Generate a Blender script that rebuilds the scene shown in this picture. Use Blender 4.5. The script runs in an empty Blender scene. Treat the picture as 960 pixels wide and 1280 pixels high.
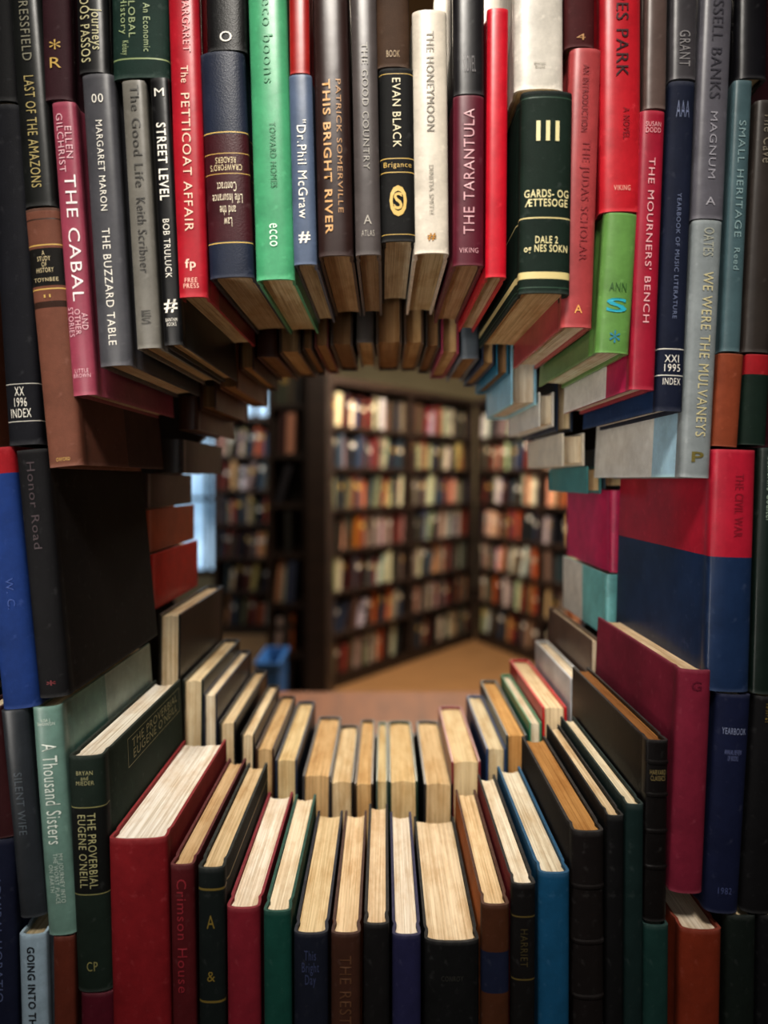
import bpy, math, random
from mathutils import Vector, Matrix
random.seed(7)
sc = bpy.context.scene
COL = sc.collection

# ---------------------------------------------------------------- constants
CAMH = 1.45          # lens height above the floor
D0 = 0.48            # lens to the plane of the front row of spines (y = 0)
F = 800.0
BASE_Z = CAMH - 0.54 # top of the counter that carries the book wall

def wx(px, dep): return (px - 480.0) / F * dep
def wz(py, dep): return CAMH + (600.0 - py) / F * dep

def lin(h):
    h = h.lstrip('#')
    o = []
    for i in (0, 2, 4):
        c = int(h[i:i+2], 16) / 255.0
        o.append(c / 12.92 if c <= 0.04045 else ((c + 0.055) / 1.055) ** 2.4)
    return (o[0], o[1], o[2], 1.0)

# ---------------------------------------------------------------- materials
MC = {}
def nt(name):
    m = bpy.data.materials.new(name); m.use_nodes = True
    t = m.node_tree; b = t.nodes['Principled BSDF']
    return m, t, b

def cover_mat(hexc, kind='c'):
    k = (hexc, kind)
    if k in MC: return MC[k]
    m, t, b = nt('cover_%s_%s' % ({'c': 'cloth', 'g': 'jacket', 'l': 'leather'}[kind], hexc.strip('#')))
    c = lin(hexc)
    tc = t.nodes.new('ShaderNodeTexCoord')
    n1 = t.nodes.new('ShaderNodeTexNoise'); n1.inputs['Scale'].default_value = 28; n1.inputs['Detail'].default_value = 8
    n1.inputs['Roughness'].default_value = 0.7
    t.links.new(tc.outputs['Object'], n1.inputs['Vector'])
    r = t.nodes.new('ShaderNodeValToRGB')
    r.color_ramp.elements[0].position = 0.3; r.color_ramp.elements[1].position = 0.75
    lo = tuple(x * 0.64 for x in c[:3]) + (1,)
    hi = tuple(min(1, x * 1.1 + 0.003) for x in c[:3]) + (1,)
    r.color_ramp.elements[0].color = lo; r.color_ramp.elements[1].color = hi
    t.links.new(n1.outputs['Fac'], r.inputs['Fac'])
    # scuffs
    n3 = t.nodes.new('ShaderNodeTexNoise'); n3.inputs['Scale'].default_value = 160; n3.inputs['Detail'].default_value = 6
    t.links.new(tc.outputs['Object'], n3.inputs['Vector'])
    r3 = t.nodes.new('ShaderNodeValToRGB')
    r3.color_ramp.elements[0].position = 0.6; r3.color_ramp.elements[1].position = 0.8
    r3.color_ramp.elements[0].color = (0, 0, 0, 1); r3.color_ramp.elements[1].color = (0.4, 0.4, 0.4, 1)
    t.links.new(n3.outputs['Fac'], r3.inputs['Fac'])
    # rubbed head and tail of the book
    sp = t.nodes.new('ShaderNodeSeparateXYZ'); t.links.new(tc.outputs['Generated'], sp.inputs[0])
    sb = t.nodes.new('ShaderNodeMath'); sb.operation = 'SUBTRACT'; sb.inputs[1].default_value = .5; t.links.new(sp.outputs['Z'], sb.inputs[0])
    ab_ = t.nodes.new('ShaderNodeMath'); ab_.operation = 'ABSOLUTE'; t.links.new(sb.outputs[0], ab_.inputs[0])
    mr = t.nodes.new('ShaderNodeMapRange'); mr.inputs['From Min'].default_value = .484; mr.inputs['From Max'].default_value = .5; t.links.new(ab_.outputs[0], mr.inputs['Value'])
    n4 = t.nodes.new('ShaderNodeTexNoise'); n4.inputs['Scale'].default_value = 220; n4.inputs['Detail'].default_value = 5; t.links.new(tc.outputs['Object'], n4.inputs['Vector'])
    ml = t.nodes.new('ShaderNodeMath'); ml.operation = 'MULTIPLY'; t.links.new(mr.outputs[0], ml.inputs[0]); t.links.new(n4.outputs['Fac'], ml.inputs[1])
    ad = t.nodes.new('ShaderNodeMath'); ad.operation = 'ADD'; ad.use_clamp = True; t.links.new(ml.outputs[0], ad.inputs[0]); t.links.new(r3.outputs['Color'], ad.inputs[1])
    mx = t.nodes.new('ShaderNodeMix'); mx.data_type = 'RGBA'
    t.links.new(ad.outputs[0], mx.inputs[0])
    t.links.new(r.outputs['Color'], mx.inputs[6])
    mx.inputs[7].default_value = tuple(min(1, x * 1.35 + 0.06) for x in c[:3]) + (1,)
    t.links.new(mx.outputs[2], b.inputs['Base Color'])
    b.inputs['Roughness'].default_value = {'c': 0.68, 'g': 0.34, 'l': 0.42}[kind]
    b.inputs['Specular IOR Level'].default_value = {'c': 0.2, 'g': 0.42, 'l': 0.28}[kind]
    n2 = t.nodes.new('ShaderNodeTexNoise' if kind != 'l' else 'ShaderNodeTexVoronoi')
    n2.inputs['Scale'].default_value = {'c': 1400, 'g': 60, 'l': 900}[kind]
    t.links.new(tc.outputs['Object'], n2.inputs['Vector'])
    bp = t.nodes.new('ShaderNodeBump'); bp.inputs['Strength'].default_value = {'c': 0.35, 'g': 0.25, 'l': 0.15}[kind]
    bp.inputs['Distance'].default_value = 0.0006
    t.links.new(n2.outputs[0], bp.inputs['Height'])
    t.links.new(bp.outputs['Normal'], b.inputs['Normal'])
    MC[k] = m
    return m

def page_mat(hexc):
    k = (hexc, 'page')
    if k in MC: return MC[k]
    m, t, b = nt('page_edges_' + hexc.strip('#'))
    c = lin(hexc)
    tc = t.nodes.new('ShaderNodeTexCoord')
    oi = t.nodes.new('ShaderNodeObjectInfo')
    add = t.nodes.new('ShaderNodeVectorMath'); add.operation = 'ADD'
    t.links.new(tc.outputs['Object'], add.inputs[0]); t.links.new(oi.outputs['Random'], add.inputs[1])
    def stretched(v, sc_, det):
        mu = t.nodes.new('ShaderNodeVectorMath'); mu.operation = 'MULTIPLY'; mu.inputs[1].default_value = v
        t.links.new(add.outputs[0], mu.inputs[0])
        n = t.nodes.new('ShaderNodeTexNoise'); n.inputs['Scale'].default_value = sc_; n.inputs['Detail'].default_value = det
        n.inputs['Roughness'].default_value = 0.65
        t.links.new(mu.outputs[0], n.inputs['Vector']); return n
    a = stretched((900, 7, 7), 1.0, 4)
    g = stretched((55, 22, 22), 1.0, 6)
    h = stretched((230, 9, 9), 1.0, 3)
    r = t.nodes.new('ShaderNodeValToRGB')
    r.color_ramp.elements[0].position = 0.25; r.color_ramp.elements[1].position = 0.58
    r.color_ramp.elements[0].color = (c[0] * 0.6, c[1] * 0.54, c[2] * 0.46, 1)
    r.color_ramp.elements[1].color = c
    t.links.new(a.outputs['Fac'], r.inputs['Fac'])
    prev = r.outputs['Color']
    for nn, col_, p0, p1, fac in ((g, (0.72, 0.58, 0.42, 1), .34, .56, .6), (h, (0.76, 0.69, 0.6, 1), .36, .5, .6)):
        r2 = t.nodes.new('ShaderNodeValToRGB')
        r2.color_ramp.elements[0].position = p0; r2.color_ramp.elements[1].position = p1
        r2.color_ramp.elements[0].color = col_; r2.color_ramp.elements[1].color = (1, 1, 1, 1)
        t.links.new(nn.outputs['Fac'], r2.inputs['Fac'])
        mx = t.nodes.new('ShaderNodeMix'); mx.data_type = 'RGBA'; mx.blend_type = 'MULTIPLY'; mx.inputs[0].default_value = fac
        t.links.new(prev, mx.inputs[6]); t.links.new(r2.outputs['Color'], mx.inputs[7])
        prev = mx.outputs[2]
    t.links.new(prev, b.inputs['Base Color'])
    b.inputs['Roughness'].default_value = 0.85; b.inputs['Specular IOR Level'].default_value = 0.15
    bp = t.nodes.new('ShaderNodeBump'); bp.inputs['Strength'].default_value = 0.4; bp.inputs['Distance'].default_value = 0.0006
    t.links.new(a.outputs['Fac'], bp.inputs['Height']); t.links.new(bp.outputs['Normal'], b.inputs['Normal'])
    MC[k] = m
    return m

def foil_mat(hexc):
    k = (hexc, 'foil')
    if k in MC: return MC[k]
    m, t, b = nt('lettering_' + hexc.strip('#'))
    b.inputs['Base Color'].default_value = lin(hexc); b.inputs['Roughness'].default_value = 0.45
    MC[k] = m
    return m

def simple_mat(name, hexc, rough=0.7, nscale=6, amt=0.75, stretch=(1, 1, 1), bump=0.2):
    if name in MC: return MC[name]
    m, t, b = nt(name); c = lin(hexc)
    tc = t.nodes.new('ShaderNodeTexCoord'); mp = t.nodes.new('ShaderNodeMapping'); mp.inputs['Scale'].default_value = stretch
    n = t.nodes.new('ShaderNodeTexNoise'); n.inputs['Scale'].default_value = nscale; n.inputs['Detail'].default_value = 8
    t.links.new(tc.outputs['Object'], mp.inputs['Vector']); t.links.new(mp.outputs['Vector'], n.inputs['Vector'])
    r = t.nodes.new('ShaderNodeValToRGB')
    r.color_ramp.elements[0].position = 0.3; r.color_ramp.elements[1].position = 0.7
    r.color_ramp.elements[0].color = tuple(x * amt for x in c[:3]) + (1,); r.color_ramp.elements[1].color = c
    t.links.new(n.outputs['Fac'], r.inputs['Fac']); t.links.new(r.outputs['Color'], b.inputs['Base Color'])
    b.inputs['Roughness'].default_value = rough
    bp = t.nodes.new('ShaderNodeBump'); bp.inputs['Strength'].default_value = bump; bp.inputs['Distance'].default_value = 0.002
    t.links.new(n.outputs['Fac'], bp.inputs['Height']); t.links.new(bp.outputs['Normal'], b.inputs['Normal'])
    MC[name] = m
    return m

# ---------------------------------------------------------------- book
PAGES = ['#f1e7d0', '#ebdcbc', '#f3ecda', '#e4d0a4', '#eee0c2']
def text_mesh(s, bold=False):
    cu = bpy.data.curves.new('t', 'FONT'); cu.body = s; cu.resolution_u = 3
    cu.align_x = 'CENTER'; cu.space_line = 0.85; cu.space_character = 1.12
    if bold: cu.offset = 0.018
    ob = bpy.data.objects.new('t', cu); COL.objects.link(ob)
    bpy.context.view_layer.update()
    dg = bpy.context.evaluated_depsgraph_get()
    me = bpy.data.meshes.new_from_object(ob.evaluated_get(dg))
    bpy.data.objects.remove(ob); bpy.data.curves.remove(cu)
    return me

def make_book(tl, tr, ty, bl, br, by, col='#333333', kind='c', d=0.18, y0=0.0, dep=None, flip=False,
              bands=(), side=(), text=(), p=0.8, page=None, name='hardcover_book', bulge=None, yaw=0.0, rib=(), side_text=None):
    """tl,tr,ty: top corners on the spine plane, bl,br,by: bottom corners (units of the wall plane at depth dep)."""
    if dep is None: dep = D0 + y0
    xt = wx((tl + tr) / 2, dep); xb = wx((bl + br) / 2, dep); zt = wz(ty, dep); zb = wz(by, dep)
    w = ((tr - tl) + (br - bl)) / 2 / F * dep - 0.0006
    h = math.hypot(xt - xb, zt - zb); lean = math.atan2(xt - xb, zt - zb)
    b = min(0.2 * w, 0.0055) if bulge is None else bulge
    T = min(0.0023, w * 0.12)
    n = 12
    left = [(-w/2, d), (-w/2, d * 0.7), (-w/2, d * 0.4), (-w/2, b + .013), (-w/2 + .0011, b + .009), (-w/2 + .0002, b + .005)]
    if side:
        extra = [(-w/2, d * s[0]) for s in side if s[0] * d > b + .014 and s[0] < 1]
        left = sorted(set(left[:4] + extra), key=lambda q: -q[1]) + left[4:]
    arc = []
    for i in range(n + 1):
        t = math.pi * i / n
        cx = math.cos(t); sg = 1 if cx >= 0 else -1
        arc.append((-w/2 * sg * abs(cx) ** p, b * (1 - math.sin(t))))
    right = [(-x, y) for x, y in reversed(left)]
    outer = left + arc + right
    nl = len(left)
    N = len(outer); inner = []
    for i in range(N):
        a = Vector(outer[max(0, i-1)]); c = Vector(outer[min(N-1, i+1)])
        tg = (c - a).normalized(); nr = Vector((-tg.y, tg.x))
        q = Vector(outer[i]) + nr * T
        inner.append((max(-w/2 + T, min(w/2 - T, q.x)), q.y))
    zs = {0.0, h}
    for f0, f1, _ in bands: zs.add(h * (1 - f0)); zs.add(h * (1 - f1))
    for f in rib:
        for k in (-0.0016, -0.0008, 0.0008, 0.0016): zs.add(h * (1 - f) + k)
    zs = sorted(zs)
    zs2 = [zs[0]]
    for z in zs[1:]:
        if z - zs2[-1] > 1e-5: zs2.append(z)
    zs = zs2
    verts = []; faces = []; mats = []; ml = []
    def mi(m):
        if m not in ml: ml.append(m)
        return ml.index(m)
    base = mi(cover_mat(col, kind))
    pg = mi(page_mat(page or random.choice(PAGES)))
    L = len(zs)
    for z in zs:
        ribb = any(abs(z - h * (1 - f)) < 0.001 for f in rib)
        for i, (x, y) in enumerate(outer):
            if ribb and nl <= i < nl + n + 1: verts.append((x * 1.02, y - 0.0012, z))
            else: verts.append((x, y, z))
        for x, y in inner: verts.append((x, y, z))
    def V(l, i, inn): return l * 2 * N + (N if inn else 0) + i
    for l in range(L - 1):
        zm = (zs[l] + zs[l+1]) / 2; f = 1 - zm / h
        bm_ = base
        for f0, f1, cc in bands:
            if f0 <= f <= f1: bm_ = mi(foil_mat(cc[1:]) if cc[0] in '*' else cover_mat(cc, kind))
        for i in range(N - 1):
            m_ = bm_
            ym = (outer[i][1] + outer[i+1][1]) / 2
            if side and (i < nl - 1 or i > nl + n):
                for fy, cc in side:
                    if ym > d * fy and not cc == '': m_ = mi(cover_mat(cc, kind))
            faces.append((V(l, i, 0), V(l, i+1, 0), V(l+1, i+1, 0), V(l+1, i, 0))); mats.append(m_)
            faces.append((V(l, i, 1), V(l+1, i, 1), V(l+1, i+1, 1), V(l, i+1, 1))); mats.append(bm_)
        for i in (0, N-1):
            faces.append((V(l, i, 0), V(l+1, i, 0), V(l+1, i, 1), V(l, i, 1))); mats.append(bm_)
    fb = base; ft = base
    for f0, f1, cc in bands:
        if cc[0] != '*':
            if f0 <= 0.0: ft = mi(cover_mat(cc, kind))
            if f1 >= 1.0: fb = mi(cover_mat(cc, kind))
    for i in range(N - 1):
        faces.append((V(0, i, 0), V(0, i, 1), V(0, i+1, 1), V(0, i+1, 0))); mats.append(fb)
        faces.append((V(L-1, i, 0), V(L-1, i+1, 0), V(L-1, i+1, 1), V(L-1, i, 1))); mats.append(ft)
    # page block
    o = len(verts); K = 9; hw = w/2 - T - 0.0002; ins = 0.0032
    cc_ = min(.16 * w, .004)
    zj = [random.uniform(-.0005, .0005) for _ in range(K)]
    for k in range(K):
        x = -hw + 2 * hw * k / (K - 1); u = x / max(hw, 1e-5)
        ys = b * (1 - math.sqrt(max(0, 1 - (abs(u)*0.97) ** 2))) + T + 0.0008
        ye = d - 0.0038 - cc_ * (1 - u * u)
        for (y, z) in ((ys, ins), (ye, ins), (ys, h - ins + zj[k]), (ye, h - ins + zj[k])): verts.append((x, y, z))
    for k in range(K - 1):
        a = o + 4*k; c = a + 4
        for q in ((a, a+1, c+1, c), (a+2, c+2, c+3, a+3), (a+1, a+3, c+3, c+1), (a, c, c+2, a+2)):
            faces.append(q); mats.append(pg)
    a = o; faces.append((a, a+2, a+3, a+1)); mats.append(pg)
    a = o + 4*(K-1); faces.append((a, a+1, a+3, a+2)); mats.append(pg)
    me = bpy.data.meshes.new(name); me.from_pydata(verts, [], faces)
    for m_ in ml: me.materials.append(m_)
    me.polygons.foreach_set('material_index', mats)
    me.polygons.foreach_set('use_smooth', [True] * len(faces))
    me.update()
    try: me.set_sharp_from_angle(angle=math.radians(38))
    except Exception: pass
    ob = bpy.data.objects.new(name, me); COL.objects.link(ob)
    if flip:
        R = Matrix.Rotation(lean, 4, 'Y') @ Matrix.Rotation(math.pi + yaw, 4, 'Z')
        ob.matrix_world = Matrix.Translation((xb, dep - D0 + d, zb)) @ R
    else:
        ob.matrix_world = Matrix.Translation((xb, dep - D0, zb)) @ Matrix.Rotation(lean, 4, 'Y') @ Matrix.Rotation(yaw, 4, 'Z')
    # lettering
    for tx in text:
        s, f0, f1, hf, xo, ori, tcx = tx[:7]; bold = len(tx) > 7 and tx[7]
        tm = text_mesh(s, bold)
        if not len(tm.vertices): continue
        us = [v.co.x for v in tm.vertices]; vs = [v.co.y for v in tm.vertices]
        u0, u1, v0, v1 = min(us), max(us), min(vs), max(vs)
        zc = h * (1 - (f0 + f1) / 2); Lz = h * (f1 - f0); Wd = w * hf
        for v in tm.vertices:
            u = (v.co.x - u0) / (u1 - u0) - .5; q = (v.co.y - v0) / max(v1 - v0, 1e-6) - .5
            if ori == 'd': X = q * Wd; Z = -u * Lz
            elif ori == 'u': X = -q * Wd; Z = u * Lz
            elif ori == 'h': X = u * Wd; Z = q * Lz
            else: X = -u * Wd; Z = -q * Lz
            X += xo * w
            t_ = min(1, abs(X) / (w/2)) ** (1 / p)
            Y = b * (1 - math.sqrt(max(0, 1 - t_ * t_))) - 0.0006
            v.co = (X, Y, zc + Z)
        tm.materials.clear(); tm.materials.append(foil_mat(tcx))
        to = bpy.data.objects.new('spine_title', tm); COL.objects.link(to); to.parent = ob
    if side_text:
        s, y0f, y1f, f0, f1, tcx = side_text
        tm = text_mesh(s)
        us = [v.co.x for v in tm.vertices]; vs = [v.co.y for v in tm.vertices]
        u0, u1, v0, v1 = min(us), max(us), min(vs), max(vs)
        for v in tm.vertices:
            u = (v.co.x - u0) / (u1 - u0); q = (v.co.y - v0) / (v1 - v0)
            v.co = (w/2 + .0004, d * (y0f + (y1f - y0f) * u), h * (1 - f1 + (f1 - f0) * q))
        # ruled frame round the title
        bmv = [tuple(v.co) for v in tm.vertices]; bmf = [tuple(pl.vertices) for pl in tm.polygons]
        ya, yb, za, zb_ = d * (y0f - .05), d * (y1f + .04), h * (1 - f1 - .02), h * (1 - f0 + .02); e = .0006; X = w/2 + .0004
        for (a1, a2, b1, b2) in ((ya, yb, za, za + e), (ya, yb, zb_ - e, zb_), (ya, ya + e, za, zb_), (yb - e, yb, za, zb_)):
            o_ = len(bmv); bmv += [(X, a1, b1), (X, a2, b1), (X, a2, b2), (X, a1, b2)]; bmf.append((o_, o_+1, o_+2, o_+3))
        tm = bpy.data.meshes.new('cover_title'); tm.from_pydata(bmv, [], bmf)
        tm.materials.append(foil_mat(tcx))
        to = bpy.data.objects.new('cover_title', tm); COL.objects.link(to); to.parent = ob
    return ob

B = make_book
W = '#e8e4da'; G = '#c9a95c'; S_ = '#b9b9bb'
def T(s, a, b_, hf=.5, xo=0, o='d', c=W, bold=False): return (s, a, b_, hf, xo, o, c, bold)

# ---------------- upper tier, front row ----------------
B(-18, 22, 130, 6, 52, 556, '#14151d', 'c', text=[T('XX\n1996\nINDEX', .83, .92, .6, 0, 'h')], bands=[(.82, .822, '*#d8d4ca'), (.93, .932, '*#d8d4ca')])
B(-42, -2, -250, -20, 20, 126, '#101013', 'c')
B(0, 40, -120, 28, 68, 257, '#1d1f1e', 'g', text=[T('PRESSFIELD', .3, .52, .3, 0, 'd', '#8d8a78'), T('LAST OF THE AMAZONS', .57, .94, .32, 0, 'd', '#b5a56e')])
B(28, 70, 260, 57, 103, 583, '#7b4f3f', 'c', bands=[(.04, .045, '*#3a241a'), (.14, .145, '*#c9a95c'), (.155, .30, '#15120f'), (.31, .315, '*#c9a95c'), (.36, .385, '#3a241a'), (.0, .01, '#5a3a2c')],
  side=[(0.06, '#6b4436'), (0.5, '#4a3028')], text=[T('A\nSTUDY\nOF\nHISTORY', .165, .25, .5, 0, 'h', '#d9c9a0'), T('TOYNBEE', .27, .285, .7, 0, 'h', '#d9c9a0'), T('II', .335, .347, .2, 0, 'h', G), T('OXFORD', .965, .978, .4, 0, 'h', G)])
B(42, 80, -200, 54, 88, 124, '#3a1a22', 'c', text=[T('*', .77, .81, .4, 0, 'h', G), T('R', .84, .88, .4, 0, 'h', G)])
B(62, 93, 127, 89, 120, 494, '#a04a5e', 'g', page='#d8cab4', text=[T('THE CABAL', .25, .68, .46, .1, 'd', '#efe6e6'), T('ELLEN\nGILCHRIST', .04, .24, .6, 0, 'd', '#e0b9c0'), T('AND\nOTHER\nSTORIES', .70, .80, .8, 0, 'd', '#e0b9c0'), T('LITTLE\nBROWN', .91, .94, .7, 0, 'h', '#e0b9c0')])
B(84, 126, -220, 97, 134, 90, '#1b1b1c', 'g', text=[T('Journeys\nDOS PASSOS', .70, .96, .7, 0, 'd', '#c9c39a')])
B(98, 142, 92, 123, 163, 457, '#515156', 'g', page='#dccbb0', side=[(.15, '#3c3c3e')], text=[T('MARGARET MARON', .16, .47, .2, 0, 'd'), T('THE BUZZARD TABLE', .53, .93, .24, 0, 'd'), T('00', .07, .10, .35, 0, 'h')])
B(130, 206, -260, 140, 208, 97, '#16322a', 'c', bands=[(.93, .935, '*#8b9a6a')], text=[T('GLOBAL\nHistory', .70, .86, .3, -.2, 'd', '#9fae82'), T('Kelsey', .87, .92, .15, -.25, 'd', '#9fae82'), T('An Economic', .74, .91, .12, .15, 'd', '#9fae82')])
B(149, 182, 100, 170, 200, 435, '#78756e', 'g', page='#cdb896', side=[(.1, '#57554f')], text=[T('The Good Life', .02, .40, .36, .05, 'd', '#403e3a'), T('Keith Scribner', .44, .72, .36, .05, 'd', '#3a3836'), T('E\nS', .86, .91, .4, 0, 'h', '#403e3a')])
B(186, 210, 97, 203, 229, 431, '#0e0e10', 'g', page='#c9b08a', text=[T('M', .04, .07, .5, 0, 'h'), T('STREET LEVEL', .17, .46, .5, 0, 'd', W, True), T('BOB TRULUCK', .53, .75, .34, 0, 'd', W), T('#', .83, .88, .7, 0, 'h', W, True), T('BANTAM\nBOOKS', .9, .93, .6, 0, 'h', W)])
B(205, 247, -60, 221, 258, 371, '#b01c2e', 'g', side=[(.2, '#7a1a22')], text=[T('PETTICOAT AFFAIR', .41, .81, .28, 0, 'd', '#e6c9b4'), T('The', .33, .38, .24, 0, 'd', '#e6c9b4'), T('MARGARET', .12, .29, .24, .1, 'd', '#d9a0a0'), T('fp', .89, .925, .35, 0, 'h', '#f0c8b8', True), T('FREE\nPRESS', .945, .975, .5, 0, 'h', '#f0c8b8')])
B(250, 304, -260, 258, 307, 62, '#111113', 'l', text=[T('O', .93, .97, .3, 0, 'h')])
B(247, 305, 64, 260, 317, 346, '#222a3e', 'l', d=.185, page='#c9b79a', p=1, bands=[(.355, .36, '*#c9a95c'), (.365, .84, '#43121c'), (.845, .85, '*#c9a95c'), (.45, .453, '*#c9a95c'), (.54, .543, '*#c9a95c')],
  text=[T("CRAWFORD'S\nREADERS", .47, .53, .7, 0, 'x', '#d9c9a0'), T('Law\nand the\nLife Insurance\nContract', .58, .78, .66, 0, 'x', '#e3d9c0')])
B(305, 358, -60, 320, 367, 349, '#4fa377', 'g', page='#d8c8a4', text=[T('eco boons', .14, .40, .26, 0, 'd', '#3a8f62'), T('TOWARD HOMES', .52, .72, .16, .05, 'd', '#1f6b45'), T('ecco', .83, .90, .2, 0, 'd', '#d8f0df')])
B(358, 384, -220, 361, 388, 91, '#a3221f', 'g')
B(359, 391, 93, 367, 396, 330, '#5a6880', 'g', text=[T('"Dr.Phil McGraw', .24, .76, .4, 0, 'd', W), T('#', .83, .89, .5, 0, 'h', W, True)])
B(387, 435, -60, 398, 441, 319, '#33201d', 'g', page='#bfa27e', text=[T('THIS BRIGHT RIVER', .42, .93, .22, -.16, 'd', '#c79a63', True), T('PATRICK SOMERVILLE', .42, .86, .14, .18, 'd', '#b08456')])
B(436, 470, -60, 444, 477, 318, '#544d4c', 'g', page='#a58a6c', text=[T('THE GOOD COUNTRY', .30, .72, .24, 0, 'd', '#8d8880'), T('ATLAS', .92, .94, .5, 0, 'h', '#a39d94'), T('A', .87, .90, .3, 0, 'h', '#a39d94')])
B(467, 511, -200, 471, 512, 83, '#4a3526', 'c', text=[T('BOOK', .93, .96, .4, 0, 'h', '#9a7f55')])
B(472, 518, 85, 477, 520, 301, '#121212', 'c', p=.6, d=.17, bands=[(.52, .525, '*#c9a95c'), (.60, .605, '*#c9a95c'), (.03, .034, '*#c9a95c'), (.96, .964, '*#c9a95c')], text=[T('EVAN BLACK', .06, .46, .24, 0, 'd', '#d8cfae'), T('Brigance', .545, .585, .8, 0, 'h', G), T('O', .68, .86, .5, 0, 'h', G, True), T('S', .72, .82, .25, 0, 'h', G, True)])
B(512, 562, 12, 520, 560, 316, '#d9d0c2', 'g', page='#cdbb98', text=[T('THE HONEYMOON', .09, .50, .22, 0, 'd', '#7a746a'), T('DINITIA SMITH', .64, .84, .13, 0, 'd', '#8d877b'), T('#', .92, .95, .25, 0, 'h', '#a8772c', True)])
B(565, 606, -220, 567, 607, 117, '#1e1c1f', 'g', text=[T('NOVEL', .86, .92, .4, 0, 'h', '#6a6668')])
B(566, 607, 119, 566, 606, 331, '#5e1a2c', 'g', page='#c2a684', text=[T('TARANTULA', .08, .62, .34, 0, 'u', '#c79aa0'), T('THE', .66, .82, .34, 0, 'u', '#c79aa0'), T('VIKING', .90, .93, .6, 0, 'h', '#c79aa0')])
B(609, 637, 10, 607, 634, 346, '#c4142c', 'g', page='#d9c9ac')
B(640, 708, -260, 646, 704, 111, '#d8d2c8', 'g', text=[T('Warner\nBooks', .91, .93, .25, 0, 'h', '#8f897c')])
B(652, 719, 113, 650, 714, 366, '#12261d', 'c', d=.2, p=.9, y0=-.012, bands=[(.0, .02, '#0c1a15'), (.895, .93, '*#cfc08a'), (.03, .035, '*#2f4a3a'), (.625, .632, '*#cfc08a'), (.97, .975, '*#2f4a3a')],
  text=[T('III', .15, .25, .45, 0, 'h', '#d9cf9f', True), T('GARDS- OG\nÆTTESOGE', .49, .575, .86, 0, 'h', '#d9cf9f', True), T('DALE 2\nog NES SOKN', .72, .81, .84, 0, 'h', '#d9cf9f', True)])
B(708, 745, -200, 706, 746, 58, '#4a1316', 'c', text=[T('4', .94, .97, .3, 0, 'h', '#b08456')])
B(713, 754, 60, 702, 742, 409, '#ab484a', 'g', page='#f6eede', text=[T('AN INTRODUCTION', .06, .30, .2, 0, 'd', '#7b2a30'), T("THE JUDAS SCHOLAR", .33, .76, .32, .05, 'd', '#8e3238'), T('A', .92, .95, .25, 0, 'h', '#e0a860')])
B(748, 808, -60, 755, 800, 264, '#bf2230', 'g', text=[T('DES PARK', .14, .48, .3, 0, 'd', '#38131a'), T('A NOVEL', .60, .72, .16, .1, 'd', '#7a1420'), T('VIKING', .90, .92, .4, 0, 'h', '#e0b0a0')])
B(758, 799, 266, 744, 790, 441, '#6a9650', 'g', page='#eef2e0', text=[T('ANN', .50, .56, .5, 0, 'h', '#335a2c'), T('S', .61, .71, .6, 0, 'h', '#2aa0b4', True), T('*', .84, .93, .3, 0, 'h', '#2a7fa0')], side=[(.12, '#6f8f58')])
B(810, 840, -200, 806, 834, 135, '#65544f', 'g')
B(801, 834, 138, 788, 820, 487, '#a01e38', 'g', page='#f8f2e8', side=[(.08, '#c0285a'), (.3, '#f0ece6')], text=[T("THE MOURNERS' BENCH", .17, .76, .26, 0, 'd', '#d9a9ac'), T('SUSAN\nDODD', .04, .08, .6, 0, 'h', '#d9a9ac')])
B(842, 876, -200, 838, 873, 98, '#4b484c', 'g', text=[T('GRANT', .8, .95, .4, 0, 'd', '#8a8788')])
B(838, 872, 101, 821, 855, 514, '#141c33', 'c', page='#f2f2ee', side=[(.05, '#24406a')], text=[T('YEARBOOK OF MUSIC LITERATURE', .34, .72, .16, 0, 'd', '#6f7894'), T('XXI\n1995', .83, .88, .6, 0, 'h'), T('INDEX', .90, .92, .66, 0, 'h'), T('AAA', .06, .11, .5, 0, 'h', '#6f7894')], bands=[(.81, .813, '*#d8d4ca'), (.89, .893, '*#d8d4ca')])
B(880, 922, -60, 867, 907, 273, '#66646c', 'g', text=[T('RUSSELL BANKS', .10, .55, .34, 0, 'd', '#3d3b44'), T('MAGNUM', .6, .85, .22, 0, 'd', '#9a98a0'), T('A', .92, .95, .3, 0, 'h', '#a5a3aa')])
B(868, 906, 275, 851, 890, 597, '#8b9294', 'g', page='#f4f0e8', d=.2, side=[(.06, '#b8dcf0'), (.27, '#fdf9f0')], text=[T('WE WERE THE MULVANEYS', .20, .84, .34, .05, 'd', '#c4bb94'), T('OATES', .03, .14, .34, 0, 'd', '#a5a698'), T('P', .9, .94, .4, 0, 'h', '#6c6230', True)])
B(919, 942, 100, 902, 928, 439, '#51696f', 'g', text=[T('SMALL HERITAGE', .15, .58, .36, 0, 'd', '#88a0a2'), T('Reed', .62, .70, .3, 0, 'd', '#88a0a2')])
B(926, 965, -180, 922, 962, 97, '#17161c', 'g')
B(946, 980, 125, 930, 964, 440, '#3a332f', 'g', text=[T('The Cave', .05, .25, .4, 0, 'd', '#80786a')])
B(901, 932, 442, 892, 925, 558, '#8b452a', 'c')
B(934, 966, 443, 928, 960, 556, '#12261d', 'c', bands=[(0, .22, '#a01a24')])

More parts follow.
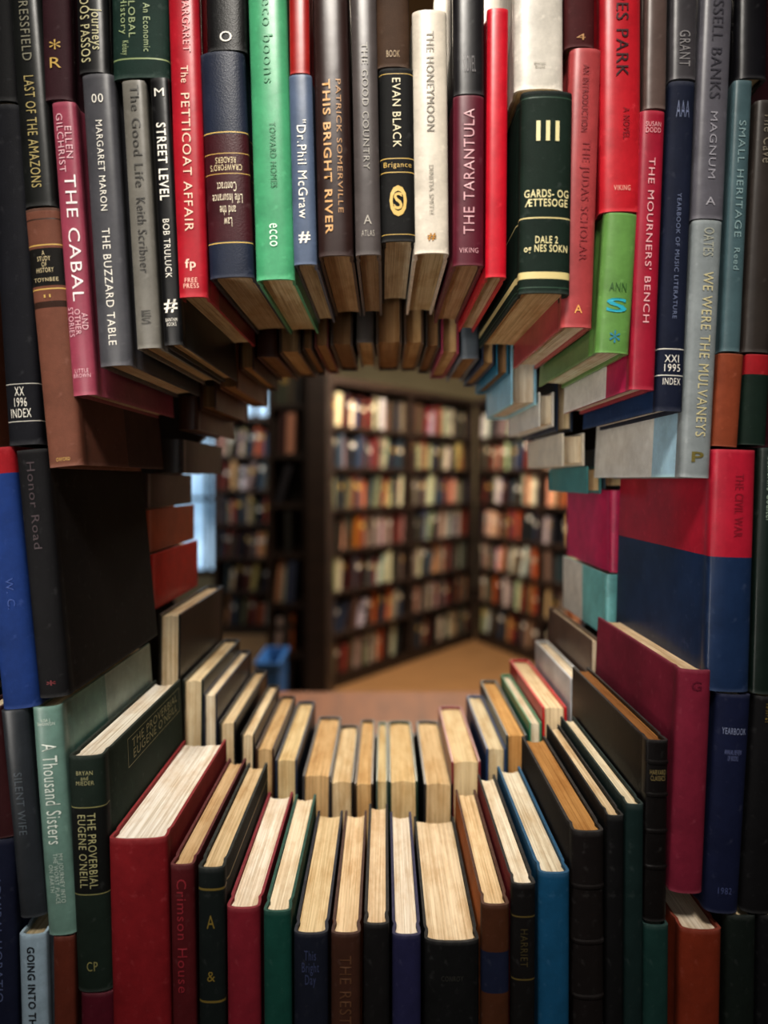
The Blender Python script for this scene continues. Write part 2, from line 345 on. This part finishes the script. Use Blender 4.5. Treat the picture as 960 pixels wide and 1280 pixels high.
# ---------------- middle tier, front row ----------------
B(-32, 12, 560, -2, 49, 886, '#1f3f80', 'c', bands=[(0, .1, '#a01824')], text=[T('W. C.', .5, .62, .2, .1, 'd', '#2d4f98')])
B(15, 58, 562, 48, 84, 872, '#121114', 'c', d=.19, side=[(.02, '#17110e')], text=[T('Honor Road', .05, .40, .26, 0, 'd', '#3a2a30'), T('*', .93, .95, .3, 0, 'h', '#802028')])
B(893, 949, 562, 884, 940, 865, '#1f3558', 'g', d=.19, bands=[(0, .445, '#b4213a')], side=[], page='#e9e2d2', text=[T('THE CIVIL WAR', .10, .36, .2, .08, 'd', '#861a2c')])
B(951, 985, 560, 942, 976, 868, '#14231d', 'g', text=[T('Catherine Coulter', .03, .3, .3, -.1, 'd', '#8fa08f')])

# ---------------- lower tier, front row ----------------
B(-38, -2, 888, -18, 20, 1048, '#3d1418', 'c')
B(-2, 32, 888, 22, 57, 1147, '#34393f', 'g', text=[T('SILENT WIFE', .3, .6, .3, 0, 'd', '#5a646c')])
B(34, 78, 884, 61, 92, 1169, '#78998f', 'g', d=.185, side=[(.1, '#6f9a90'), (.42, '#a3b8b0')], text=[T('A Thousand Sisters', .16, .60, .5, .05, 'd', '#dfe6df'), T('LISA J\nSHANNON', .05, .08, .6, 0, 'h', '#d7e0d8'), T('MY JOURNEY INTO\nTHE WORST PLACE\nON EARTH', .64, .86, .5, 0, 'd', '#c7d4cc')])
B(-25, 16, 1050, -14, 24, 1499, '#1a203a', 'c', text=[T('ADMIRAL HORATIO', .1, .45, .25, 0, 'd', '#5f6a90')])
B(20, 56, 1170, 30, 64, 1499, '#a9bfcf', 'g', page='#d5c8a8', p=1, text=[T('GOING INTO THE CITY', .04, .46, .28, 0, 'd', '#20242a', True)])
B(64, 92, 1172, 68, 96, 1499, '#6a3020', 'c')
B(79, 131, 946, 97, 137, 1240, '#1c2a22', 'c', d=.185, page='#f6f1e6', side=[(.06, '#1f3429')],
  bands=[(.215, .219, '*#8f8a5a'), (.585, .589, '*#8f8a5a'), (.222, .582, '#0c0f0d')],
  text=[T('BRYAN\nand\nMIEDER', .06, .12, .5, 0, 'h', '#a8a478'), T('THE PROVERBIAL\nEUGENE O\'NEILL', .24, .56, .5, 0, 'd', '#b0ac80'), T('CP', .87, .91, .3, 0, 'h', '#8f8a5a')],
  side_text=("THE PROVERBIAL\nEUGENE O'NEILL", .3, .92, .055, .15, '#9b9a72'))
B(98, 140, 1243, 100, 142, 1499, '#5a1024', 'c')
B(132, 208, 1050, 143, 216, 1499, '#861a22', 'c', d=.185, page='#fcf8f0', p=.7)
B(210, 243, 1082, 219, 248, 1499, '#561218', 'c', d=.185, page='#d6bc96', text=[T('Crimson House', .04, .38, .4, 0, 'd', '#8d2a34')])
B(245, 281, 1086, 250, 283, 1499, '#111a19', 'c', page='#dfcaa6', bands=[(.06, .067, '*#6f5f2c'), (.40, .407, '*#6f5f2c')], text=[T('A', .14, .18, .3, 0, 'h', '#7d6a2e'), T('&', .31, .34, .3, 0, 'h', '#7d6a2e')])
B(281, 325, 1136, 285, 327, 1499, '#801e2e', 'c', page='#faf2e4')
B(328, 364, 1140, 330, 366, 1499, '#124a40', 'c', page='#f5e8d0')
B(366, 410, 1168, 367, 411, 1499, '#151a2a', 'c', page='#ead6b0', text=[T('This\nBright\nDay', .06, .20, .5, 0, 'h', '#3c4466')])
B(413, 451, 1168, 413, 451, 1499, '#43261a', 'c', page='#f0dab8', text=[T('THE REST', .08, .34, .4, 0, 'd', '#5c3e2a')], side=[(.05, '#b8602c')])
B(454, 487, 1156, 454, 487, 1499, '#121011', 'c', page='#eedabc')
B(490, 527, 1170, 490, 527, 1499, '#25254a', 'c', page='#f2e8d8')
B(531, 600, 1178, 530, 600, 1499, '#0c0d0e', 'c', page='#eedec2', text=[T('CONROY', .13, .15, .4, 0, 'h', '#34342f')])
B(602, 638, 1132, 601, 637, 1499, '#4c2914', 'c', page='#f0dab4', bands=[(.16, .3, '#161e38'), (.42, .6, '#161e38')], side=[(.05, '#b0622a')])
B(640, 671, 1106, 638, 669, 1499, '#0f0c0c', 'c', page='#f5ecd8', side=[(.05, '#7e1e2a')], bands=[(.1, .105, '*#5a4d26'), (.3, .305, '*#5a4d26')], text=[T('HARRIET', .14, .26, .3, 0, 'd', '#463d22')])
B(674, 714, 1092, 673, 713, 1499, '#125276', 'c', page='#ece4d0')
B(716, 757, 1040, 716, 757, 1499, '#140d0c', 'c', page='#c0935a', rib=[.15, .3, .45])
B(759, 781, 1020, 757, 779, 1499, '#0b0b0d', 'c', page='#e6d3b2')
B(783, 806, 1006, 779, 803, 1499, '#122928', 'c', page='#efe3c8')
B(808, 838, 926, 806, 834, 1152, '#110d0d', 'l', d=.19, page='#96693c', rib=[.12, .3, .5, .7], text=[T('HARVARD\nCLASSICS', .16, .22, .7, 0, 'h', '#8a7a50')])
B(806, 838, 1158, 804, 836, 1499, '#183c38', 'c', page='#9fb0a0')
B(850, 893, 838, 838, 881, 1117, '#7c2038', 'c', d=.185, page='#e6cfae', text=[T('G', .05, .09, .3, 0, 'h', '#5c1028')])
B(852, 906, 1164, 846, 899, 1499, '#803018', 'c', page='#efe2d0')
B(897, 944, 869, 884, 924, 1142, '#131b3c', 'c', text=[T('YEARBOOK', .15, .18, .7, 0, 'h', '#8a92ae'), T('ANNUAL REVIEW\nOF BOOKS', .25, .30, .5, 0, 'h', '#7078a0'), T('1982', .88, .91, .4, 0, 'h', '#4c5680')])
B(946, 985, 872, 928, 966, 1142, '#0e0d10', 'c', text=[T('HARVEY', .03, .12, .4, 0, 'd', '#7d6a2e')])
B(910, 948, 1146, 905, 943, 1499, '#121d18', 'c')
B(950, 990, 1146, 946, 986, 1499, '#0c0c10', 'c')

# ---------------- second row (fore-edges towards the reader) ----------------
D2 = 0.683
def B2(l, r, ty, by, col, kind='g', page=None, d=.165, flip=True, lean=0, dj=0, **kw):
    return B(l + lean, r + lean, ty, l, r, by, col, kind, d=d + random.uniform(-.006, .006), dep=D2 + dj, flip=flip, page=page, **kw)
zfloor = 599.4 + 0.54 * F / D2          # counter top expressed at this depth
low = [ # l, r, top, colour, page
 (196,224,768,'#181513','#e8dabe'), (226,253,850,'#16201c','#e9d9b8'), (255,273,868,'#1a2238','#f0e4cc'),
 (275,297,903,'#171717','#e8d6b4'), (299,317,918,'#101012','#f2e2c2'), (319,343,936,'#3a241a','#dcc094'),
 (345,373,950,'#2a3448','#ead6aa'), (375,411,970,'#47474b','#dfbf90'), (413,443,978,'#2a2420','#ecd8b2'),
 (445,469,980,'#3c2c20','#e2c290'), (471,486,976,'#6a7a70','#e8d6aa'), (488,525,977,'#1c3a30','#ead2a4'),
 (527,564,980,'#26262a','#e5cca2'), (566,603,952,'#7d2430','#eedab2'), (605,631,936,'#27416a','#e9dbba'),
 (633,660,919,'#24363e','#dcb074'), (662,678,903,'#3a8a66','#f2ebd8'), (680,711,884,'#c81c28','#f0deba'),
 (713,734,848,'#c9ced4','#f2e9d4'), (736,748,800,'#6b5548','#e8dcc6')]
for (l, r, ty, c, pgc) in low:
    dd = .165 + random.uniform(0, .02)
    if zfloor - ty > 330:
        mid = ty + 230
        B2(l, r, ty, mid, c, page=pgc, lean=random.uniform(-3, 3), d=dd)
        B2(l, r, mid + 2, zfloor, c, page=pgc)
    else:
        B2(l, r, ty, zfloor, c, page=pgc, lean=random.uniform(-3, 3), d=dd)
# left reveal, second row
B2(150, 183, 592, 636, '#3a2a22', flip=False, page='#8f7450')
B2(150, 184, 638, 692, '#b0522a', flip=False, page='#d9c8a4')
B2(150, 189, 694, 765, '#d42822', flip=False, page='#dcd0b8')
B2(192, 228, 549, 591, '#3e3836', flip=False, page='#8f7450')
B2(222, 247, 495, 537, '#5a3626', flip=False, page='#9a7a56')
B2(250, 271, 478, 512, '#5a3428', flip=True, page='#8a6a48')
# right reveal, second row
B2(764, 800, 613, 716, '#d42c68', flip=False, page='#f0e6d0', d=.17)
B2(758, 794, 718, 797, '#86d0d4', flip=False, page='#e6dcc6', side=[(.5, '#eceae4')])
B2(733, 752, 583, 617, '#4f9a9c', page='#e4d0aa')
B2(754, 786, 560, 611, '#3c5560', page='#dcc8a0')
B2(702, 731, 541, 582, '#f4ecda', page='#f4e8d0')
B2(673, 693, 490, 533, '#f2efe8', page='#f8f0de')
B2(695, 716, 470, 539, '#24344a', page='#e0d0b0')
B2(638, 671, 300, 506, '#a4d8f0', page='#f0e8da')
# ring above the opening, second row
upr = [(274,298,486,'#7a4a30'), (300,318,462,'#4a2a20'), (320,347,446,'#5a3428'), (349,376,442,'#6a5440'),
 (378,391,438,'#3a261c'), (393,411,434,'#7a2a24'), (413,441,432,'#4c3c32'), (445,468,428,'#5a5450'), (470,503,430,'#4a3828'),
 (505,530,430,'#5a4230'), (532,550,434,'#3c322a'), (551,574,442,'#9f3b58'), (576,600,448,'#68747e'), (602,618,456,'#2a3a54'), (620,636,468,'#2f7f9f')]
for i, (l, r, by, c) in enumerate(upr):
    B2(l, r, by - 330, by, c, page=['#b08c64', '#c4a478', '#9c7c5a', '#d4b88c'][i % 4], lean=random.uniform(-4, 4), flip=(i % 5 != 2))

# filler books of the same wall outside the photographed part
fc = ['#2a1c1a', '#1c2434', '#3a2a20', '#4a1a20', '#1a2a24', '#24344a', '#5a3020', '#26282c', '#4a1a24', '#2c4a44']
for (xa, xb) in ((-330, -44), (992, 1290)):
    for (ya, yb) in ((-250, 125), (130, 556), (562, 868), (872, 1145), (1150, 1499)):
        x = xa
        while x < xb - 24:
            w_ = random.uniform(28, 52); w_ = min(w_, xb - x)
            B(x, x + w_, ya + random.uniform(4, 50 if ya > 0 else 4), x, x + w_, yb, random.choice(fc), random.choice('cgl'), d=random.uniform(.16, .185), name='hardcover_book')
            x += w_ + 1

# ---------------------------------------------------------------- room helpers
def boxes(name, lst, mat, parent=None, bevel=0.0):
    """lst of (x0,x1,y0,y1,z0,z1) joined into one mesh"""
    v = []; f = []
    for (a, b_, c, d_, e, g) in lst:
        o = len(v)
        v += [(a, c, e), (b_, c, e), (b_, d_, e), (a, d_, e), (a, c, g), (b_, c, g), (b_, d_, g), (a, d_, g)]
        f += [tuple(o + i for i in q) for q in ((0, 3, 2, 1), (4, 5, 6, 7), (0, 1, 5, 4), (1, 2, 6, 5), (2, 3, 7, 6), (3, 0, 4, 7))]
    me = bpy.data.meshes.new(name); me.from_pydata(v, [], f); me.materials.append(mat); me.update()
    ob = bpy.data.objects.new(name, me); COL.objects.link(ob)
    if parent: ob.parent = parent
    if bevel:
        bm = ob.modifiers.new('bevel', 'BEVEL'); bm.width = bevel; bm.segments = 2
    return ob

dark_wood = simple_mat('dark_stained_wood', '#33251d', .5, 5, .6, (1, 1, 6))
mid_wood = simple_mat('honey_wood', '#8a542c', .55, 4, .65, (6, 1, 1))
plaster = simple_mat('beige_plaster', '#a89a78', .9, 3, .85)
floor_m = simple_mat('brown_floorboards', '#94704a', .5, 3, .6, (1, 9, 1))
ceil_m = simple_mat('ceiling_paint', '#8f866c', .9, 3, .85)
wall_dark = simple_mat('wall_paint_dark', '#3a332c', .9, 3, .85)

boxes('floor', [(-4, 4, -3, 8, -.05, 0)], floor_m)
boxes('ceiling', [(-4, 4, -3, 8, 3.1, 3.15)], ceil_m)
WX0, WX1 = -2.75, -.95
boxes('wall_back', [(-4, WX0, 7.4, 7.5, 0, 3.1), (WX1, 4, 7.4, 7.5, 0, 3.1), (WX0, WX1, 7.4, 7.5, 0, .3), (WX0, WX1, 7.4, 7.5, 2.75, 3.1)], plaster)
boxes('wall_left', [(-4.1, -4, -3, 7.5, 0, 3.1)], wall_dark)
boxes('wall_right', [(4, 4.1, -3, 7.5, 0, 3.1)], wall_dark)
boxes('wall_front', [(-4, 4, -3.1, -3, 0, 3.1)], wall_dark)
boxes('baseboard_back', [(WX1, 4, 7.37, 7.4, 0, .12)], dark_wood)

# window_1 : frame + daylight glass
gm, gt, gb = nt('daylight_glass')
gb.inputs['Base Color'].default_value = (.3, .4, .5, 1)
gtc = gt.nodes.new('ShaderNodeTexCoord'); gn = gt.nodes.new('ShaderNodeTexNoise'); gn.inputs['Scale'].default_value = 2.2
gr = gt.nodes.new('ShaderNodeValToRGB'); gr.color_ramp.elements[0].position = .35; gr.color_ramp.elements[1].position = .7
gr.color_ramp.elements[0].color = (.10, .22, .34, 1); gr.color_ramp.elements[1].color = (.55, .78, 1, 1)
gt.links.new(gtc.outputs['Object'], gn.inputs['Vector']); gt.links.new(gn.outputs['Fac'], gr.inputs['Fac'])
gt.links.new(gr.outputs['Color'], gb.inputs['Emission Color']); gb.inputs['Emission Strength'].default_value = 1.0
win = bpy.data.objects.new('window_1', None); COL.objects.link(win)
boxes('frame', [(WX0, WX0 + .05, 7.36, 7.46, .3, 2.75), (WX1 - .05, WX1, 7.36, 7.46, .3, 2.75), (WX0 + .05, WX1 - .05, 7.36, 7.46, .3, .35), (WX0 + .05, WX1 - .05, 7.36, 7.46, 2.7, 2.75),
                (-2.2, -2.15, 7.38, 7.44, .35, 2.7), (-1.6, -1.55, 7.38, 7.44, .35, 2.7), (WX0 + .05, WX1 - .05, 7.385, 7.435, 1.2, 1.24)], dark_wood, win)
boxes('glass', [(WX0 + .05, WX1 - .05, 7.41, 7.42, .35, 2.7)], gm, win)

# counter carrying the book wall
boxes('wooden_counter', [(-.75, .75, -.02, .42, BASE_Z - .04, BASE_Z - .001), (-.72, -.68, 0, .4, 0, BASE_Z - .04), (.68, .72, 0, .4, 0, BASE_Z - .04), (-.68, .68, .02, .04, 0, BASE_Z - .04)], dark_wood, bevel=.003)
# backing panel with elliptical hole, added unseen behind the books to stop light leaks
def panel():
    n = 64; cx, cz, rx, rz = 0.0, CAMH - .09, .30, .262
    X0, X1, Z0, Z1 = -.75, .75, BASE_Z, CAMH + .52
    v = []; f = []
    for yy in (.392, .404):
        for i in range(n):
            a = 2 * math.pi * i / n; c, s = math.cos(a), math.sin(a)
            v.append((cx + rx * c, yy, cz + rz * s))
        for i in range(n):
            a = 2 * math.pi * i / n; c, s = math.cos(a), math.sin(a)
            k = min((X1 if c > 0 else -X0) / max(abs(c), 1e-6), ((Z1 - cz) if s > 0 else (cz - Z0)) / max(abs(s), 1e-6))
            v.append((c * k, yy, cz + s * k))
    for i in range(n):
        j = (i + 1) % n
        f += [(i, j, n + j, n + i), (2*n + i, 3*n + i, 3*n + j, 2*n + j), (i, 2*n + i, 2*n + j, j), (n + i, n + j, 3*n + j, 3*n + i)]
    me = bpy.data.meshes.new('added_backing_panel'); me.from_pydata(v, [], f); me.materials.append(dark_wood); me.update()
    ob = bpy.data.objects.new('added_backing_panel', me); COL.objects.link(ob)
panel()

# ---------------------------------------------------------------- distant bookcases
am, at_, ab = nt('shelved_book_covers')
an = at_.nodes.new('ShaderNodeAttribute'); an.attribute_name = 'bookcol'
at_.links.new(an.outputs['Color'], ab.inputs['Base Color']); ab.inputs['Roughness'].default_value = .55
shelfcols = ['#6a2a24', '#7a6a54', '#c9bda4', '#24242a', '#3a4a60', '#5a4638', '#b8602c', '#d8d0c0', '#4a4e48', '#4a2020', '#8f8878', '#1c2434', '#a8987a', '#8a3a2a', '#2c2826', '#c8c4bc', '#4c4034', '#d0a878', '#2a2a30', '#344050']
def bookcase(name, W_, H, rows, loc, rot, dim=1.0, depth=.28):
    root = bpy.data.objects.new(name, None); COL.objects.link(root)
    lst = [(0, .03, 0, depth, 0, H), (W_ - .03, W_, 0, depth, 0, H), (.03, W_ - .03, depth - .015, depth, 0, H), (.0, W_, -.012, depth, H, H + .05), (.03, W_ - .03, 0.01, depth - .015, 0, .09)]
    nb = max(1, round(W_ / .95)); 
    for k in range(1, nb): lst.append((W_ * k / nb - .02, W_ * k / nb + .02, 0, depth - .015, .09, H))
    sp = (H - .09) / rows
    for r in range(rows): lst.append((.03, W_ - .03, .004, depth - .015, .09 + r * sp - .03, .09 + r * sp))
    fr = boxes('case', lst, dark_wood, root)
    v = []; f = []; cols = []
    for r in range(rows):
        z0 = .09 + r * sp
        for k in range(nb):
            x = W_ * k / nb + .035; xe = W_ * (k + 1) / nb - .04
            while x < xe - .02:
                if random.random() < .04: x += random.uniform(.03, .08); continue
                w_ = random.uniform(.02, .058); h = min(sp - .05, random.uniform(.19, .28)); yy = random.uniform(.015, .05); dd = random.uniform(.13, .18)
                ln = random.uniform(-.0, .025) if random.random() < .88 else random.uniform(.03, .07)
                if x + w_ + ln > xe: break
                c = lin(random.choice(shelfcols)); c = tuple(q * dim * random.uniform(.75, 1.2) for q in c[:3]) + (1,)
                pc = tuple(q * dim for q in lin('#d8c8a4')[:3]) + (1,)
                bd = .003
                def addbox(a, b_, c_, d_, e, g, colr, sk):
                    o = len(v)
                    for zz, s_ in ((e, 0), (g, sk)):
                        v.extend([(a + s_, c_, zz), (b_ + s_, c_, zz), (b_ + s_, d_, zz), (a + s_, d_, zz)])
                    for q in ((0, 3, 2, 1), (4, 5, 6, 7), (0, 1, 5, 4), (1, 2, 6, 5), (2, 3, 7, 6), (3, 0, 4, 7)):
                        f.append(tuple(o + i for i in q)); cols.append(colr)
                addbox(x, x + w_, yy, yy + .004, z0, z0 + h, c, ln)
                addbox(x, x + bd, yy, yy + dd, z0, z0 + h, c, ln)
                addbox(x + w_ - bd, x + w_, yy, yy + dd, z0, z0 + h, c, ln)
                addbox(x + bd, x + w_ - bd, yy + .004, yy + dd - .004, z0 + .003, z0 + h - .004, pc, ln)
                if random.random() < .4:   # label on the spine
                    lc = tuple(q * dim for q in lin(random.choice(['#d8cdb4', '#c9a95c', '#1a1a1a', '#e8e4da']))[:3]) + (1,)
                    za = z0 + h * random.uniform(.5, .7); sk = ln * ((za - z0) / h)
                    addbox(x + .002 + sk, x + w_ - .002 + sk, yy - .001, yy + .001, za, za + h * .15, lc, 0)
                x += w_ + (ln if ln > .035 else 0.001)
    me = bpy.data.meshes.new('shelved_books'); me.from_pydata(v, [], f); me.materials.append(am)
    ca = me.color_attributes.new('bookcol', 'FLOAT_COLOR', 'CORNER')
    for pi, poly in enumerate(me.polygons):
        for li in poly.loop_indices: ca.data[li].color = cols[pi]
    me.update()
    bo = bpy.data.objects.new('shelved_books', me); COL.objects.link(bo); bo.parent = root
    root.location = loc; root.rotation_euler = (0, 0, rot)
    return root

# main case runs away from the reader to a corner, second case comes back towards the reader
ax, ay = -.372, 4.4 - D0
cx_, cy_ = .812, 5.8 - D0
bookcase('bookcase', math.hypot(cx_ - ax, cy_ - ay), 2.12, 7, (ax, ay, 0), math.atan2(cy_ - ay, cx_ - ax))
bookcase('bookcase', 2.6, 2.12, 7, (cx_ + .02, cy_ - .02, 0), math.radians(-64), 1.0)
# big upright bookcase end and its shelves on the left
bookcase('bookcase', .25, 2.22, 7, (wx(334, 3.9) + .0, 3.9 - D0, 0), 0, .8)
boxes('wooden_post', [(wx(386, 3.9), wx(411, 3.9), 3.30, 3.85, 0, 2.2)], dark_wood, bevel=.008)
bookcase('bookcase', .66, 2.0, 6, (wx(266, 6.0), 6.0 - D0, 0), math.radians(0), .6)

# table behind the opening
tb = bpy.data.objects.new('wooden_table', None); COL.objects.link(tb)
tz = CAMH - .66
boxes('top', [(-.5, .5, .75, 1.52, tz - .035, tz)], mid_wood, tb, bevel=.006)
boxes('legs', [(x, x + .05, y, y + .05, 0, tz - .035) for x in (-.46, .41) for y in (.79, 1.43)] + [(-.44, .44, .8, .82, tz - .12, tz - .035), (-.44, .44, 1.45, 1.47, tz - .12, tz - .035)], mid_wood, tb)

# blue storage bin on the left
blue = simple_mat('blue_plastic', '#2f66a4', .5, 10, .9)
bb = bpy.data.objects.new('blue_storage_bin', None); COL.objects.link(bb)
BH = .50
boxes('walls', [(0, .11, 0, .02, 0, BH), (0, .11, .28, .3, 0, BH), (0, .02, .02, .28, 0, BH), (.09, .11, .02, .28, 0, BH), (.02, .09, .02, .28, 0, .02)], blue, bb, bevel=.004)
boxes('rim', [(-.01, .12, -.01, .005, BH, BH + .03), (-.01, .12, .295, .31, BH, BH + .03), (-.01, .005, .005, .295, BH, BH + .03), (.105, .12, .005, .295, BH, BH + .03)], blue, bb, bevel=.004)
bb.location = (wx(324, 3.3), 2.75, 0)

# ---------------------------------------------------------------- lights
def area(name, loc, tgt, size, power, col):
    l = bpy.data.lights.new(name, 'AREA'); l.size = size; l.energy = power; l.color = col
    o = bpy.data.objects.new(name, l); COL.objects.link(o); o.location = loc
    o.rotation_euler = (Vector(tgt) - Vector(loc)).to_track_quat('-Z', 'Y').to_euler(); return o
def spot(name, loc, tgt, ang, power, col, rad, blend=1):
    l = bpy.data.lights.new(name, 'SPOT'); l.energy = power; l.color = col; l.spot_size = math.radians(ang); l.spot_blend = blend; l.shadow_soft_size = rad
    o = bpy.data.objects.new(name, l); COL.objects.link(o); o.location = loc
    o.rotation_euler = (Vector(tgt) - Vector(loc)).to_track_quat('-Z', 'Y').to_euler(); return o
spot('ceiling_spot_light', (-0.1, -1.0, 2.7), (0, 0.08, CAMH + .02), 40, 116, (1, .945, .86), .16)
spot('wall_lamp_light', (-0.55, -1.15, 1.62), (0.04, 0.2, CAMH + .03), 37, 21, (1, .94, .86), .25)
spot('low_bounce_fill_light', (-0.75, -0.55, 1.12), (0.16, 0.15, CAMH + .08), 40, 14, (1, .95, .88), .12)  # added low-left spot, stands in for bounce on the upper right undersides
area('ceiling_panel_light', (0, 1.9, 3.05), (0, 1.9, 0), 1.2, 30, (1, .86, .69))
area('ceiling_panel_light', (0.3, 3.6, 3.05), (0.4, 4.2, 0), 1.0, 150, (1, .865, .7))
area('ceiling_panel_light', (-1.8, 4.6, 3.05), (-1.6, 5.2, 0), 1.0, 50, (.8, .9, 1))
w = bpy.data.worlds.new('world'); sc.world = w; w.use_nodes = True
w.node_tree.nodes['Background'].inputs[0].default_value = (.5, .52, .6, 1); w.node_tree.nodes['Background'].inputs[1].default_value = .2
area('room_fill_light', (0, -2.2, 1.9), (0, 0, 1.5), 1.6, 5, (1, .97, .94))

# ---------------------------------------------------------------- camera
cd = bpy.data.cameras.new('camera'); cam = bpy.data.objects.new('camera', cd); COL.objects.link(cam)
cd.sensor_fit = 'VERTICAL'; cd.sensor_height = 36; cd.sensor_width = 27; cd.lens = F / 1280 * 36; cd.shift_y = -40 / 1280
cam.location = (0, -D0, CAMH); cam.rotation_euler = (math.pi / 2, 0, 0)
cd.dof.use_dof = True; cd.dof.focus_distance = .53; cd.dof.aperture_fstop = 2.4
cd.clip_start = .01
sc.camera = cam
sc.view_settings.view_transform = 'Standard'
sc.view_settings.exposure = 0.32
sc.view_settings.gamma = 0.86
